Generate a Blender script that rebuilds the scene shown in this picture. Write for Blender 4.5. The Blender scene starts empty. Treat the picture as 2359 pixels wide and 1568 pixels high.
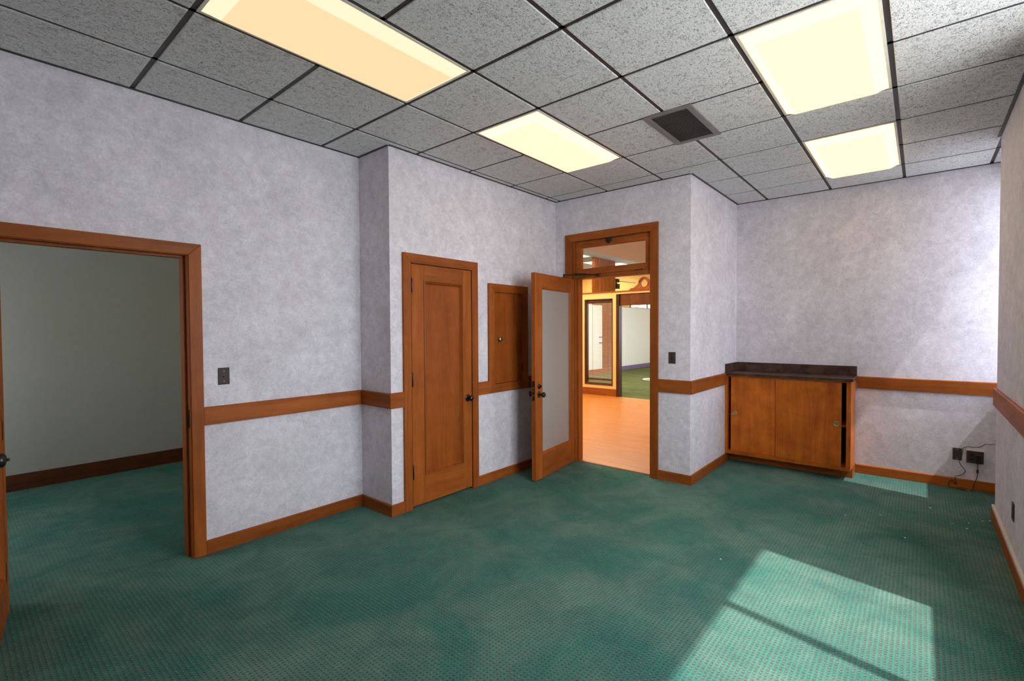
import bpy, bmesh, math, random
from mathutils import Vector, Matrix

random.seed(7)
sc = bpy.context.scene
COL = sc.collection

# ------------------------------------------------------------------ camera
F_PX, YAW, PITCH, ROLL, CAM_Z = 1111.51, 0.7026906, -0.0226057, -0.0051602, 1.51
cam_d = bpy.data.cameras.new('camera')
cam = bpy.data.objects.new('camera', cam_d)
COL.objects.link(cam)
cam_d.sensor_width = 36.0
cam_d.lens = 36.0 * F_PX / 2359.0
cam_d.clip_start = 0.02
fwd = Vector((math.cos(PITCH) * math.cos(YAW), math.cos(PITCH) * math.sin(YAW), math.sin(PITCH)))
rgt = Vector((math.sin(YAW), -math.cos(YAW), 0))
upv = rgt.cross(fwd)
r2 = math.cos(ROLL) * rgt + math.sin(ROLL) * upv
u2 = -math.sin(ROLL) * rgt + math.cos(ROLL) * upv
M = Matrix((r2, u2, -fwd)).transposed().to_4x4()
M.translation = Vector((0, 0, CAM_Z))
cam.matrix_world = M
sc.camera = cam

# ------------------------------------------------------------------ world, sun, exposure
SKY = 10.6
SUN = 6.8
world = bpy.data.worlds.new('sky')
sc.world = world
world.use_nodes = True
bg = world.node_tree.nodes['Background']
bg.inputs[0].default_value = (0.86, 0.92, 1.0, 1)
bg.inputs[1].default_value = SKY
sun_d = bpy.data.lights.new('sun', 'SUN')
sun_d.energy = SUN
sun_d.angle = math.radians(0.9)
sun_d.color = (1.0, 0.97, 0.92)
sun = bpy.data.objects.new('sun', sun_d)
COL.objects.link(sun)
sun.location = (-2, -12, 20)
sun.rotation_euler = Vector((0.2, 1.0, -1.755)).to_track_quat('-Z', 'Y').to_euler()

WIN_Z0, WIN_Z1 = 0.92, 2.84
WINDOWS = [(1.55, 3.33), (5.45, 6.15)]       # openings in the window wall, along X
for i, (a, b) in enumerate(WINDOWS):                          # sampling portals only, they emit nothing
    d = bpy.data.lights.new('window_portal', 'AREA')
    d.shape = 'RECTANGLE'
    d.size, d.size_y = b - a, WIN_Z1 - WIN_Z0
    d.cycles.is_portal = True
    o = bpy.data.objects.new('window_portal', d)
    COL.objects.link(o)
    o.location = ((a + b) / 2, -0.84, (WIN_Z0 + WIN_Z1) / 2)
    o.rotation_euler = (math.pi / 2, 0, 0)

vs = sc.view_settings
vs.view_transform = 'Standard'
vs.look = 'None'
vs.gamma = 1.0
vs.use_curve_mapping = False
vs.exposure = 0.08
sc.cycles.use_denoising = True
sc.cycles.use_adaptive_sampling = True
sc.cycles.adaptive_threshold = 0.05
sc.cycles.max_bounces = 8
sc.cycles.diffuse_bounces = 6
sc.cycles.transparent_max_bounces = 16
sc.cycles.caustics_reflective = False
sc.cycles.caustics_refractive = False
sc.cycles.sample_clamp_indirect = 8.0


# ------------------------------------------------------------------ node helpers
class NT:
    def __init__(s, name):
        s.m = bpy.data.materials.new(name)
        s.m.use_nodes = True
        s.t = s.m.node_tree
        s.t.nodes.clear()
        s.out = s.t.nodes.new('ShaderNodeOutputMaterial')

    def n(s, kind, **kw):
        nd = s.t.nodes.new(kind)
        for k, v in kw.items():
            setattr(nd, k, v)
        return nd

    def put(s, sock, v):
        if hasattr(v, 'is_output'):
            s.t.links.new(v, sock)
        elif v is not None:
            if isinstance(v, tuple) and len(v) == 3 and sock.type == 'RGBA':
                v = (*v, 1)
            sock.default_value = v

    def math(s, op, a, b=None, c=None, clamp=False):
        nd = s.n('ShaderNodeMath', operation=op, use_clamp=clamp)
        s.put(nd.inputs[0], a)
        if b is not None: s.put(nd.inputs[1], b)
        if c is not None: s.put(nd.inputs[2], c)
        return nd.outputs[0]

    def vmul(s, v, k):
        nd = s.n('ShaderNodeVectorMath', operation='MULTIPLY')
        s.put(nd.inputs[0], v); s.put(nd.inputs[1], k)
        return nd.outputs[0]

    def vadd(s, v, k):
        nd = s.n('ShaderNodeVectorMath', operation='ADD')
        s.put(nd.inputs[0], v); s.put(nd.inputs[1], k)
        return nd.outputs[0]

    def pos(s):
        return s.n('ShaderNodeNewGeometry').outputs['Position']

    def noise(s, vec, scale, detail=3, rough=.55, dist=0.0):
        nd = s.n('ShaderNodeTexNoise')
        s.put(nd.inputs['Vector'], vec)
        nd.inputs['Scale'].default_value = scale
        nd.inputs['Detail'].default_value = detail
        nd.inputs['Roughness'].default_value = rough
        nd.inputs['Distortion'].default_value = dist
        return nd.outputs[0]

    def ramp(s, f, a, b):                      # linear map a..b -> 0..1, clamped
        nd = s.n('ShaderNodeMapRange')
        s.put(nd.inputs[0], f)
        nd.inputs[1].default_value, nd.inputs[2].default_value = a, b
        return nd.outputs[0]

    def mix(s, f, a, b, mode='MIX'):
        nd = s.n('ShaderNodeMix', data_type='RGBA', blend_type=mode)
        s.put(nd.inputs[0], f); s.put(nd.inputs[6], a); s.put(nd.inputs[7], b)
        return nd.outputs[2]

    def bump(s, h, dist, strength=1.0):
        nd = s.n('ShaderNodeBump')
        nd.inputs['Strength'].default_value = strength
        nd.inputs['Distance'].default_value = dist
        s.put(nd.inputs['Height'], h)
        return nd.outputs[0]

    def principled(s, color, rough=.5, metal=0.0, normal=None, spec=.5, **kw):
        nd = s.n('ShaderNodeBsdfPrincipled')
        s.put(nd.inputs['Base Color'], color)
        s.put(nd.inputs['Roughness'], rough)
        nd.inputs['Metallic'].default_value = metal
        nd.inputs['Specular IOR Level'].default_value = spec
        if normal is not None: s.put(nd.inputs['Normal'], normal)
        for k, v in kw.items(): s.put(nd.inputs[k], v)
        s.t.links.new(nd.outputs[0], s.out.inputs[0])
        return s.m


def plain(name, col, rough=.5, metal=0.0, spec=.5, var=.08, scale=25):
    t = NT(name)
    f = t.noise(t.pos(), scale, 4)
    lo = tuple(c * (1 - var) for c in col); hi = tuple(min(1, c * (1 + var)) for c in col)
    return t.principled(t.mix(t.ramp(f, .3, .7), lo, hi), rough, metal, None, spec)


def emit(name, col, s):
    t = NT(name)
    nd = t.n('ShaderNodeEmission')
    nd.inputs[0].default_value = (*col, 1); nd.inputs[1].default_value = s
    t.t.links.new(nd.outputs[0], t.out.inputs[0])
    return t.m


def wallpaper(name, base, amp=.14, tint=1.0):
    t = NT(name)
    p = t.pos()
    big = t.ramp(t.noise(p, 3.2, 3, .6, .4), .3, .7)
    mid = t.ramp(t.noise(p, 17, 4, .6, .6), .3, .7)
    fine = t.ramp(t.noise(p, 72, 5, .72, .5), .30, .70)
    pink = t.ramp(t.noise(t.vadd(p, (7.3, 2.1, 4.4)), 9, 3, .6, .5), .5, .72)
    v = t.math('ADD', t.math('MULTIPLY', big, .26), t.math('ADD', t.math('MULTIPLY', mid, .36), t.math('MULTIPLY', fine, .46)))
    lo = tuple(c * (1 - amp) for c in base); hi = tuple(min(1, c * (1 + amp)) for c in base)
    c = t.mix(v, lo, hi)
    c = t.mix(t.math('MULTIPLY', pink, .35 * tint), c, tuple(b * k for b, k in zip(base, (1.04, .93, .95))))
    return t.principled(c, .8, 0, t.bump(fine, .0015, .35), .25)


def wood(name, axis, c1, c2, rough=.44, blotch=.25, dark=.55):
    t = NT(name)
    p = t.pos()
    rnd = t.n('ShaderNodeObjectInfo').outputs['Random']
    off = t.n('ShaderNodeCombineXYZ')
    for k in range(3): t.put(off.inputs[k], t.math('MULTIPLY', rnd, (13.7, 29.1, 5.3)[k]))
    q = t.vadd(p, off.outputs[0])
    s1 = [11., 11., 11.]; s1[axis] = .9
    s2 = [150., 150., 150.]; s2[axis] = 5.
    g1 = t.ramp(t.noise(t.vmul(q, tuple(s1)), 1.0, 5, .6, .8), .28, .72)
    g2 = t.ramp(t.noise(t.vmul(q, tuple(s2)), 1.0, 3, .6), .3, .7)
    bl = t.ramp(t.noise(q, 5.5, 4, .6, .4), .3, .75)
    f = t.math('ADD', t.math('MULTIPLY', g1, .55), t.math('ADD', t.math('MULTIPLY', g2, .22), t.math('MULTIPLY', bl, blotch)))
    c = t.mix(f, c1, c2)
    val = t.math('MULTIPLY_ADD', rnd, .30, .84)
    hsv = t.n('ShaderNodeHueSaturation')
    t.put(hsv.inputs['Value'], val); t.put(hsv.inputs['Color'], c)
    r = t.math('MULTIPLY_ADD', g2, .12, rough - .05)
    return t.principled(hsv.outputs[0], r, 0, t.bump(g2, .0006, .25), .17)


def glass_thin(name, tint=(1, 1, 1), gloss=.10, rough=0.0):
    t = NT(name)
    tr = t.n('ShaderNodeBsdfTransparent'); tr.inputs[0].default_value = (*tint, 1)
    gl = t.n('ShaderNodeBsdfGlossy'); gl.inputs['Roughness'].default_value = rough
    geo = t.n('ShaderNodeNewGeometry')
    dt = t.n('ShaderNodeVectorMath', operation='DOT_PRODUCT')
    t.put(dt.inputs[0], geo.outputs['Normal']); t.put(dt.inputs[1], geo.outputs['Incoming'])
    c = t.math('SUBTRACT', 1.0, t.math('ABSOLUTE', dt.outputs['Value']), clamp=True)
    mx = t.n('ShaderNodeMixShader')                       # Schlick reflectance of thin clear glass
    t.put(mx.inputs[0], t.math('MULTIPLY_ADD', t.math('POWER', c, 5.0), .9, .035, clamp=True))
    t.t.links.new(tr.outputs[0], mx.inputs[1]); t.t.links.new(gl.outputs[0], mx.inputs[2])
    t.t.links.new(mx.outputs[0], t.out.inputs[0])
    return t.m


def frosted(name):
    t = NT(name)
    di = t.n('ShaderNodeBsdfDiffuse'); tl = t.n('ShaderNodeBsdfTranslucent')
    di.inputs[0].default_value = (.60, .605, .58, 1); tl.inputs[0].default_value = (.58, .57, .53, 1)
    m1 = t.n('ShaderNodeMixShader'); m1.inputs[0].default_value = .45
    t.t.links.new(di.outputs[0], m1.inputs[1]); t.t.links.new(tl.outputs[0], m1.inputs[2])
    gl = t.n('ShaderNodeBsdfGlossy'); gl.inputs['Roughness'].default_value = .12
    fr = t.n('ShaderNodeFresnel'); fr.inputs[0].default_value = 1.45
    m2 = t.n('ShaderNodeMixShader')
    t.t.links.new(fr.outputs[0], m2.inputs[0])
    t.t.links.new(m1.outputs[0], m2.inputs[1]); t.t.links.new(gl.outputs[0], m2.inputs[2])
    t.t.links.new(m2.outputs[0], t.out.inputs[0])
    return t.m


def carpet(name, green, worn, dot_lo, dot_hi, px=.0211, py=.0205):
    t = NT(name)
    p = t.pos()
    sep = t.n('ShaderNodeSeparateXYZ'); t.put(sep.inputs[0], p)
    j = t.n('ShaderNodeTexNoise'); t.put(j.inputs['Vector'], p)
    j.inputs['Scale'].default_value = 60; j.inputs['Detail'].default_value = 2
    js = t.n('ShaderNodeSeparateXYZ'); t.put(js.inputs[0], j.outputs[1])
    x = t.math('ADD', t.math('DIVIDE', sep.outputs[0], px), t.math('MULTIPLY', js.outputs[0], .45))
    y = t.math('ADD', t.math('DIVIDE', sep.outputs[1], py), t.math('MULTIPLY', js.outputs[1], .45))
    fx = t.math('SUBTRACT', t.math('FRACT', x), .5)
    fy = t.math('SUBTRACT', t.math('FRACT', y), .5)
    d = t.math('SQRT', t.math('ADD', t.math('POWER', t.math('MULTIPLY', fx, 1.0), 2.0), t.math('POWER', t.math('MULTIPLY', fy, 1.25), 2.0)))
    dot = t.ramp(d, .33, .20)
    dome = t.ramp(d, .42, .05)
    wn = t.n('ShaderNodeTexWhiteNoise', noise_dimensions='2D')
    cv = t.n('ShaderNodeCombineXYZ'); t.put(cv.inputs[0], t.math('FLOOR', x)); t.put(cv.inputs[1], t.math('FLOOR', y))
    t.put(wn.inputs['Vector'], cv.outputs[0])
    shade = t.math('ADD', t.math('MULTIPLY', t.math('ADD', fx, t.math('MULTIPLY', fy, .9)), 2.0), t.math('MULTIPLY_ADD', wn.outputs[0], .45, .08), clamp=True)  # highlight and dark side of each fleck painted into its colour
    dotc = t.mix(shade, dot_lo, dot_hi)
    fine = t.ramp(t.noise(p, 330, 3, .7), .3, .7)
    big = t.ramp(t.noise(p, 1.5, 5, .62, .7), .38, .62)
    med = t.ramp(t.noise(t.vadd(p, (3.1, 9.2, 0)), 3.2, 5, .66, .9), .36, .62)
    g = t.mix(t.math('MULTIPLY', big, .8), green, worn)
    g = t.mix(t.math('MULTIPLY_ADD', med, -.42, .42), g, tuple(c * k for c, k in zip(green, (.42, .46, .56))))
    g = t.mix(t.math('MULTIPLY_ADD', fine, -.36, .36), g, tuple(c * .35 for c in green))
    # narrow dark gap round every tuft
    gap = t.math('MULTIPLY', t.ramp(t.math('ABSOLUTE', t.math('SUBTRACT', d, .40)), .10, .02), .42)
    g = t.mix(gap, g, tuple(c * .22 for c in green))
    c = t.mix(t.math('MULTIPLY', dot, t.math('MULTIPLY_ADD', wn.outputs[0], .35, .6)), g, dotc)
    h = t.math('ADD', t.math('MULTIPLY', dome, .8), t.math('MULTIPLY', fine, .5))
    return t.principled(c, .95, 0, t.bump(h, .004, .8), .04)


def ceiling_tile_mat(name):
    t = NT(name)
    p = t.pos()
    rnd = t.n('ShaderNodeObjectInfo').outputs['Random']
    off = t.n('ShaderNodeCombineXYZ')
    t.put(off.inputs[0], t.math('MULTIPLY', rnd, 37.0)); t.put(off.inputs[1], t.math('MULTIPLY', rnd, 91.0))
    q = t.vadd(p, off.outputs[0])
    pit = t.noise(t.vmul(q, (1.0, 1.55, 1)), 78, 4, .68, 1.1)
    grit = t.noise(q, 210, 4, .75)
    hole = t.ramp(pit, .43, .36)
    worm = t.ramp(t.math('ABSOLUTE', t.math('SUBTRACT', t.noise(t.vmul(q, (1.0, 1.3, 1)), 46, 3, .6, 1.6), .5)), .035, .0)
    mask = t.ramp(t.noise(q, 24, 3, .6), .55, .63)
    dark = t.math('MAXIMUM', hole, t.math('MULTIPLY', worm, mask))
    base = t.mix(t.ramp(grit, .34, .66), (.58, .58, .58), (.93, .93, .92))
    c = t.mix(t.math('MULTIPLY', dark, .8), base, (.2, .195, .19))
    h = t.math('SUBTRACT', t.math('MULTIPLY', grit, .35), dark)
    return t.principled(c, .95, 0, t.bump(h, .004, .8), .1)


def granite_laminate(name):
    t = NT(name)
    p = t.pos()
    a = t.ramp(t.noise(p, 9, 5, .65, .8), .35, .7)
    b = t.ramp(t.noise(p, 34, 5, .7, 1.2), .58, .7)
    g = t.ramp(t.noise(p, 60, 4, .7, 2.0), .66, .72)
    c = t.mix(a, (.030, .018, .014), (.125, .070, .052))
    c = t.mix(t.math('MULTIPLY', b, .75), c, (.24, .05, .025))
    c = t.mix(t.math('MULTIPLY', g, .6), c, (.34, .24, .11))
    return t.principled(c, .28, 0, None, .25)


def plank_floor(name):
    t = NT(name)
    p = t.pos()
    a = t.noise(t.vmul(p, (10, 1.2, 1)), 1.0, 5, .6, .6)
    b = t.noise(t.vmul(p, (60, 4, 1)), 1.0, 3, .6)
    f = t.math('ADD', t.math('MULTIPLY', t.ramp(a, .3, .7), .65), t.math('MULTIPLY', t.ramp(b, .3, .7), .35))
    return t.principled(t.mix(f, (.52, .165, .022), (.68, .265, .048)), .38, 0, None, .4)


WP = wallpaper('grey_mottled_wallpaper', (.715, .69, .74), .33)
W_Z = wood('cherry_wood_vertical', 2, (.175, .040, .007), (.48, .135, .021))
W_X = wood('cherry_wood_along_x', 0, (.175, .040, .007), (.48, .135, .021))
W_Y = wood('cherry_wood_along_y', 1, (.175, .040, .007), (.48, .135, .021))
W_PANEL = wood('cherry_panel_veneer', 2, (.19, .042, .006), (.46, .118, .018), .42, .35)
W_CAB = wood('orange_veneer', 2, (.26, .050, .006), (.70, .185, .020), .42, .5)
W_HEAD = wood('brown_header_veneer', 2, (.075, .022, .005), (.19, .062, .014), .45)
W_HEADX = wood('dark_brown_baseboard', 0, (.055, .018, .006), (.15, .050, .016), .45)
W_DARK = wood('dark_walnut', 2, (.03, .012, .006), (.11, .045, .02), .4)
CARPET = carpet('green_loop_carpet', (.072, .275, .212), (.215, .37, .30), (.05, .018, .022), (.40, .31, .315))
CARPET2 = carpet('olive_office_carpet', (.15, .19, .075), (.23, .25, .11), (.05, .05, .02), (.2, .22, .1))
TILE = ceiling_tile_mat('fissured_ceiling_tile')
GRID = plain('dark_bronze_grid', (.035, .031, .031), .45, 0, .4)
BRONZE = plain('dark_bronze_metal', (.05, .043, .04), .32, .85, .5)
BLACK = plain('black_plastic', (.012, .012, .013), .4, 0, .5)
BROWN_PLATE = plain('brown_plastic_plate', (.075, .052, .050), .5, 0, .2)
BRASS = plain('antique_brass', (.42, .33, .15), .32, .9)
CREAM = plain('cream_plastic', (.72, .68, .60), .45)
VENT = plain('bronze_vent_metal', (.20, .185, .185), .45, .1, .4)
VOID = plain('dark_interior', (.012, .010, .009), .9, 0, .1)
WHITE_PLASTER = plain('white_plaster', (.74, .73, .70), .9, 0, .2, .02)
GREY_PAINT = plain('pale_grey_paint', (.40, .395, .33), .8, 0, .2, .02)
YELLOW = plain('warm_yellow_paint', (.80, .53, .19), .7, 0, .3, .03)
PARTITION = plain('off_white_partition', (.72, .72, .66), .8, 0, .2, .03)
PURPLE = plain('violet_base', (.17, .12, .24), .5)
HALL_CEIL = plain('tan_ceiling', (.50, .53, .53), .9, 0, .1)
SOFFIT = plain('grey_tan_soffit', (.43, .49, .53), .9, 0, .1, .02)
PLANK = plank_floor('orange_plank_vinyl')
GRANITE = granite_laminate('dark_marbled_laminate')
GLASS = glass_thin('clear_glass')
GLASS_DIM = glass_thin('dimming_glass', (.70, .70, .73))  # tint added to cut the daylight on the cabinet wall
FROST = frosted('frosted_glass')
CONCRETE = plain('pavement_concrete', (.62, .61, .58), .9, 0, .1)
WHITE_PAPER = plain('white_scrap', (.8, .8, .76), .8)
WARM = (1.0, .80, .49)
LENS_A = emit('lens_warm_dim', (1.0, .76, .43), .95)
LENS_A2 = emit('lens_side_warm_dim', (1.0, .84, .56), 1.08)
LENS_B = emit('lens_warm_bright', (1.55, 1.0, .64), 1.0)
LENS_B2 = emit('lens_side_bright', (1.7, 1.12, .78), 1.0)
LENS_C = emit('lens_brightest', (2.6, 1.75, .70), 1.0)
LENS_C2 = emit('lens_side_brightest', (2.8, 1.95, .84), 1.0)
HALL_LAMP = emit('hall_lamp_lens', (1.0, .86, .64), 10.0)


# ------------------------------------------------------------------ mesh helpers
class Fr:
    """a local frame: u along a surface, v up it, n out of it"""
    def __init__(s, o, u, v, n):
        s.o, s.u, s.v, s.n = Vector(o), Vector(u), Vector(v), Vector(n)

    def p(s, u, v, n=0.0):
        return s.o + s.u * u + s.v * v + s.n * n


WLD = Fr((0, 0, 0), (1, 0, 0), (0, 1, 0), (0, 0, 1))
Y_L, Y_2, X_B, Y_S, X_R, Y_P, Y_W, H = 3.68, 3.255, 4.64, 1.685, 6.15, -0.46, -0.62, 2.988
FL = Fr((0, Y_L, 0), (1, 0, 0), (0, 0, 1), (0, -1, 0))      # left wall with the doorway
F2 = Fr((0, Y_2, 0), (1, 0, 0), (0, 0, 1), (0, -1, 0))      # closet wall
FA = Fr((2.33, 0, 0), (0, 1, 0), (0, 0, 1), (-1, 0, 0))     # short return beside the closet
FB = Fr((X_B, 0, 0), (0, 1, 0), (0, 0, 1), (-1, 0, 0))      # wall with the glazed door
FS = Fr((0, Y_S, 0), (1, 0, 0), (0, 0, 1), (0, -1, 0))      # side wall beside the cabinet
FR = Fr((X_R, 0, 0), (0, 1, 0), (0, 0, 1), (-1, 0, 0))      # far wall behind the cabinet
FP = Fr((0, Y_P, 0), (1, 0, 0), (0, 0, 1), (0, 1, 0))       # pier
FC = Fr((0, 0, H), (1, 0, 0), (0, 1, 0), (0, 0, -1))        # ceiling, n down


def bm_new():
    return bmesh.new()


def add_hull(bm, lo, hi, closed=True):
    """prism between two equal loops"""
    a = [bm.verts.new(p) for p in lo]; b = [bm.verts.new(p) for p in hi]
    n = len(a)
    bm.faces.new(a[::-1]); bm.faces.new(b)
    for i in range(n):
        bm.faces.new((a[i], a[(i + 1) % n], b[(i + 1) % n], b[i]))
    return a + b


def add_box(bm, fr, u0, u1, v0, v1, n0, n1):
    q = [(u0, v0), (u1, v0), (u1, v1), (u0, v1)]
    add_hull(bm, [fr.p(a, b, n0) for a, b in q], [fr.p(a, b, n1) for a, b in q])


def add_poly(bm, fr, pts, n0, n1):
    add_hull(bm, [fr.p(a, b, n0) for a, b in pts], [fr.p(a, b, n1) for a, b in pts])


def add_frame(bm, fr, u0, u1, v0, v1, prof, cap=False, mat_from=None):
    """mitred rectangular moulding: prof = [(inset, n), ...]"""
    loops = []
    for d, n in prof:
        q = [(u0 + d, v0 + d), (u1 - d, v0 + d), (u1 - d, v1 - d), (u0 + d, v1 - d)]
        loops.append([bm.verts.new(fr.p(a, b, n)) for a, b in q])
    for i in range(len(loops) - 1):
        for k in range(4):
            f = bm.faces.new((loops[i][k], loops[i][(k + 1) % 4], loops[i + 1][(k + 1) % 4], loops[i + 1][k]))
            if mat_from is not None and i >= mat_from: f.material_index = 1
    if cap:
        bm.faces.new(loops[-1])


def add_lathe(bm, fr, u, v, prof, seg=24, n_base=0.0, axis='n'):
    """turned solid about the n axis (or u / v): prof = [(radius, height), ...]"""
    A = {'n': (fr.u, fr.v, fr.n), 'u': (fr.v, fr.n, fr.u), 'v': (fr.n, fr.u, fr.v)}[axis]
    c = fr.p(u, v, n_base)
    rings = []
    for r, h in prof:
        if r < 1e-5:
            rings.append([bm.verts.new(c + A[2] * h)])
        else:
            rings.append([bm.verts.new(c + A[0] * r * math.cos(2 * math.pi * k / seg) + A[1] * r * math.sin(2 * math.pi * k / seg) + A[2] * h) for k in range(seg)])
    for a, b in zip(rings, rings[1:]):
        for k in range(seg):
            if len(a) == 1 and len(b) == 1: continue
            if len(a) == 1: bm.faces.new((a[0], b[k], b[(k + 1) % seg]))
            elif len(b) == 1: bm.faces.new((a[k], a[(k + 1) % seg], b[0]))
            else: bm.faces.new((a[k], a[(k + 1) % seg], b[(k + 1) % seg], b[k]))
    for rg, flip in ((rings[0], True), (rings[-1], False)):
        if len(rg) > 1: bm.faces.new(rg[::-1] if flip else rg)


def add_tube(bm, pts, r, seg=8, smooth=3):
    P = [Vector(p) for p in pts]
    if smooth and len(P) > 2:                   # Catmull-Rom
        Q = []
        for i in range(len(P) - 1):
            p0, p1, p2, p3 = P[max(i - 1, 0)], P[i], P[i + 1], P[min(i + 2, len(P) - 1)]
            for k in range(smooth):
                t = k / smooth
                Q.append(.5 * ((2 * p1) + (-p0 + p2) * t + (2 * p0 - 5 * p1 + 4 * p2 - p3) * t * t + (-p0 + 3 * p1 - 3 * p2 + p3) * t ** 3))
        Q.append(P[-1]); P = Q
    rings = []
    for i, p in enumerate(P):
        d = (P[min(i + 1, len(P) - 1)] - P[max(i - 1, 0)]).normalized()
        a = d.cross(Vector((0.31, .17, .93))).normalized(); b = d.cross(a)
        rings.append([bm.verts.new(p + a * r * math.cos(2 * math.pi * k / seg) + b * r * math.sin(2 * math.pi * k / seg)) for k in range(seg)])
    for a, b in zip(rings, rings[1:]):
        for k in range(seg):
            bm.faces.new((a[k], a[(k + 1) % seg], b[(k + 1) % seg], b[k]))
    bm.faces.new(rings[0][::-1]); bm.faces.new(rings[-1])


ABS = {}


def done(name, bm, mat, parent=None, bevel=0.0, smooth=False, label=None, mats=None):
    """one mesh object; its origin is the foot of its own bounding box"""
    bmesh.ops.recalc_face_normals(bm, faces=bm.faces)
    if bevel:
        es = [e for e in bm.edges if len(e.link_faces) == 2 and e.calc_face_angle(0) > .6]
        bmesh.ops.bevel(bm, geom=es, offset=bevel, segments=1, affect='EDGES', profile=.5, clamp_overlap=True)
    xs = [v.co for v in bm.verts]
    lo = Vector([min(c[k] for c in xs) for k in range(3)]); hi = Vector([max(c[k] for c in xs) for k in range(3)])
    org = Vector(((lo.x + hi.x) / 2, (lo.y + hi.y) / 2, lo.z))
    for v in bm.verts: v.co -= org
    if smooth:
        for f in bm.faces: f.smooth = True
    me = bpy.data.meshes.new(name)
    bm.to_mesh(me); bm.free()
    if smooth:
        try: me.set_sharp_from_angle(angle=math.radians(38))
        except Exception: pass
    for m in (mats or [mat]): me.materials.append(m)
    o = bpy.data.objects.new(name, me)
    COL.objects.link(o)
    if parent is not None:
        o.parent = parent
        o.location = org - ABS[parent.name]
    else:
        o.location = org
    ABS[o.name] = org
    if label: o['label'] = label
    return o


def box(name, fr, u0, u1, v0, v1, n0, n1, mat, parent=None, bevel=0.0, label=None):
    bm = bm_new(); add_box(bm, fr, u0, u1, v0, v1, n0, n1)
    return done(name, bm, mat, parent, bevel, label=label)


def tag(o, label, cat, group=None, kind=None):
    o['label'] = label; o['category'] = cat
    if group: o['group'] = group
    if kind: o['kind'] = kind
    return o


def thing(name, label, cat, loc=(0, 0, 0), group=None, kind=None):
    o = bpy.data.objects.new(name, None)
    COL.objects.link(o)
    o.empty_display_size = .1
    o.location = loc
    ABS[o.name] = Vector(loc)
    return tag(o, label, cat, group, kind)


def struct(o, label, cat):
    return tag(o, label, cat, kind='structure')


def wall_bm(fr, u0, u1, v0, v1, thick, holes=()):
    """slab behind a surface with rectangular openings (u0, u1, v0, v1)"""
    bm = bm_new()
    us = sorted({u0, u1, *[h[0] for h in holes], *[h[1] for h in holes]})
    for a, b in zip(us, us[1:]):
        cut = sorted([(h[2], h[3]) for h in holes if h[0] <= a + 1e-6 and h[1] >= b - 1e-6])
        v = v0
        for c, d in cut:
            if c > v: add_box(bm, fr, a, b, v, c, -thick, 0)
            v = max(v, d)
        if v < v1: add_box(bm, fr, a, b, v, v1, -thick, 0)
    return bm


# ================================================================== STRUCTURE
struct(box('floor', WLD, -1.16, 4.70, -0.82, 3.84, -.12, 0, CARPET), 'green looped carpet with small lilac flecks covering the office floor', 'floor')
struct(box('floor_alcove', WLD, 4.70, 6.31, -0.82, 1.845, -.12, 0, CARPET), 'green looped carpet in front of the low cabinet', 'floor')
struct(box('floor_side_room', WLD, -1.26, 2.66, 3.84, 6.74, -.12, 0, CARPET), 'green looped carpet of the dim room beyond the doorway', 'floor')
struct(box('floor_hall', WLD, 4.70, 9.72, 1.845, 12.2, -.12, 0, PLANK), 'orange plank-look vinyl floor of the hall', 'floor')
struct(box('floor_office', WLD, 9.72, 19.4, 1.845, 12.2, -.12, 0, CARPET2), 'olive green carpet of the office across the hall', 'floor')

D3 = (0.15, 1.09, 0.0, 2.045)
struct(done('wall_left', wall_bm(FL, -1.26, 4.64, 0, 3.1, .16, [D3]), WP), 'mottled grey wallpapered wall with the wide open doorway', 'wall')
bm = wall_bm(F2, 2.33, X_B, 0, 3.1, .14, [(2.515, 3.255, 0, 2.085), (3.55, 4.02, .95, 1.90)])
add_box(bm, FA, Y_2 + .14, Y_L, 0, 3.1, -.12, 0)
struct(done('wall_closet', bm, WP), 'mottled grey wallpapered wall holding the closet door', 'wall')
D2 = (2.05, 3.03, 0.0, 2.525)
struct(done('wall_back', wall_bm(FB, Y_S, 12.2, 0, 4.05, .16, [D2]), WP), 'mottled grey wallpapered wall around the glazed door and transom', 'wall')
struct(done('wall_return', wall_bm(Fr((0, Y_S, 0), (1, 0, 0), (0, 0, 1), (0, -1, 0)), X_B + .16, 19.4, 0, 4.05, .16, [(11.5, 17.5, .9, 2.9)]), WP), 'narrow wallpapered side wall between the glazed door and the cabinet', 'wall')
struct(done('wall_cabinet', wall_bm(FR, -.82, Y_S, 0, 3.1, .16), WP), 'mottled grey wallpapered wall behind the low cabinet', 'wall')
FW = Fr((0, Y_W, 0), (1, 0, 0), (0, 0, 1), (0, 1, 0))
struct(done('wall_right', wall_bm(FW, -1.16, X_R, 0, 3.1, .20, [(a, b, WIN_Z0, WIN_Z1) for a, b in WINDOWS]), WP), 'wallpapered window wall of the office', 'wall')
struct(box('wall_pier', FP, 3.42, 5.32, 0, 3.02, Y_W - Y_P + .001, 0, WP), 'wallpapered pier standing proud of the window wall', 'wall')
FRE = Fr((-1.0, 0, 0), (0, 1, 0), (0, 0, 1), (1, 0, 0))
struct(done('wall_rear', wall_bm(FRE, -.82, 3.84, 0, 3.1, .16), WP), 'wallpapered wall at the end of the office opposite the glazed door', 'wall')
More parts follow.
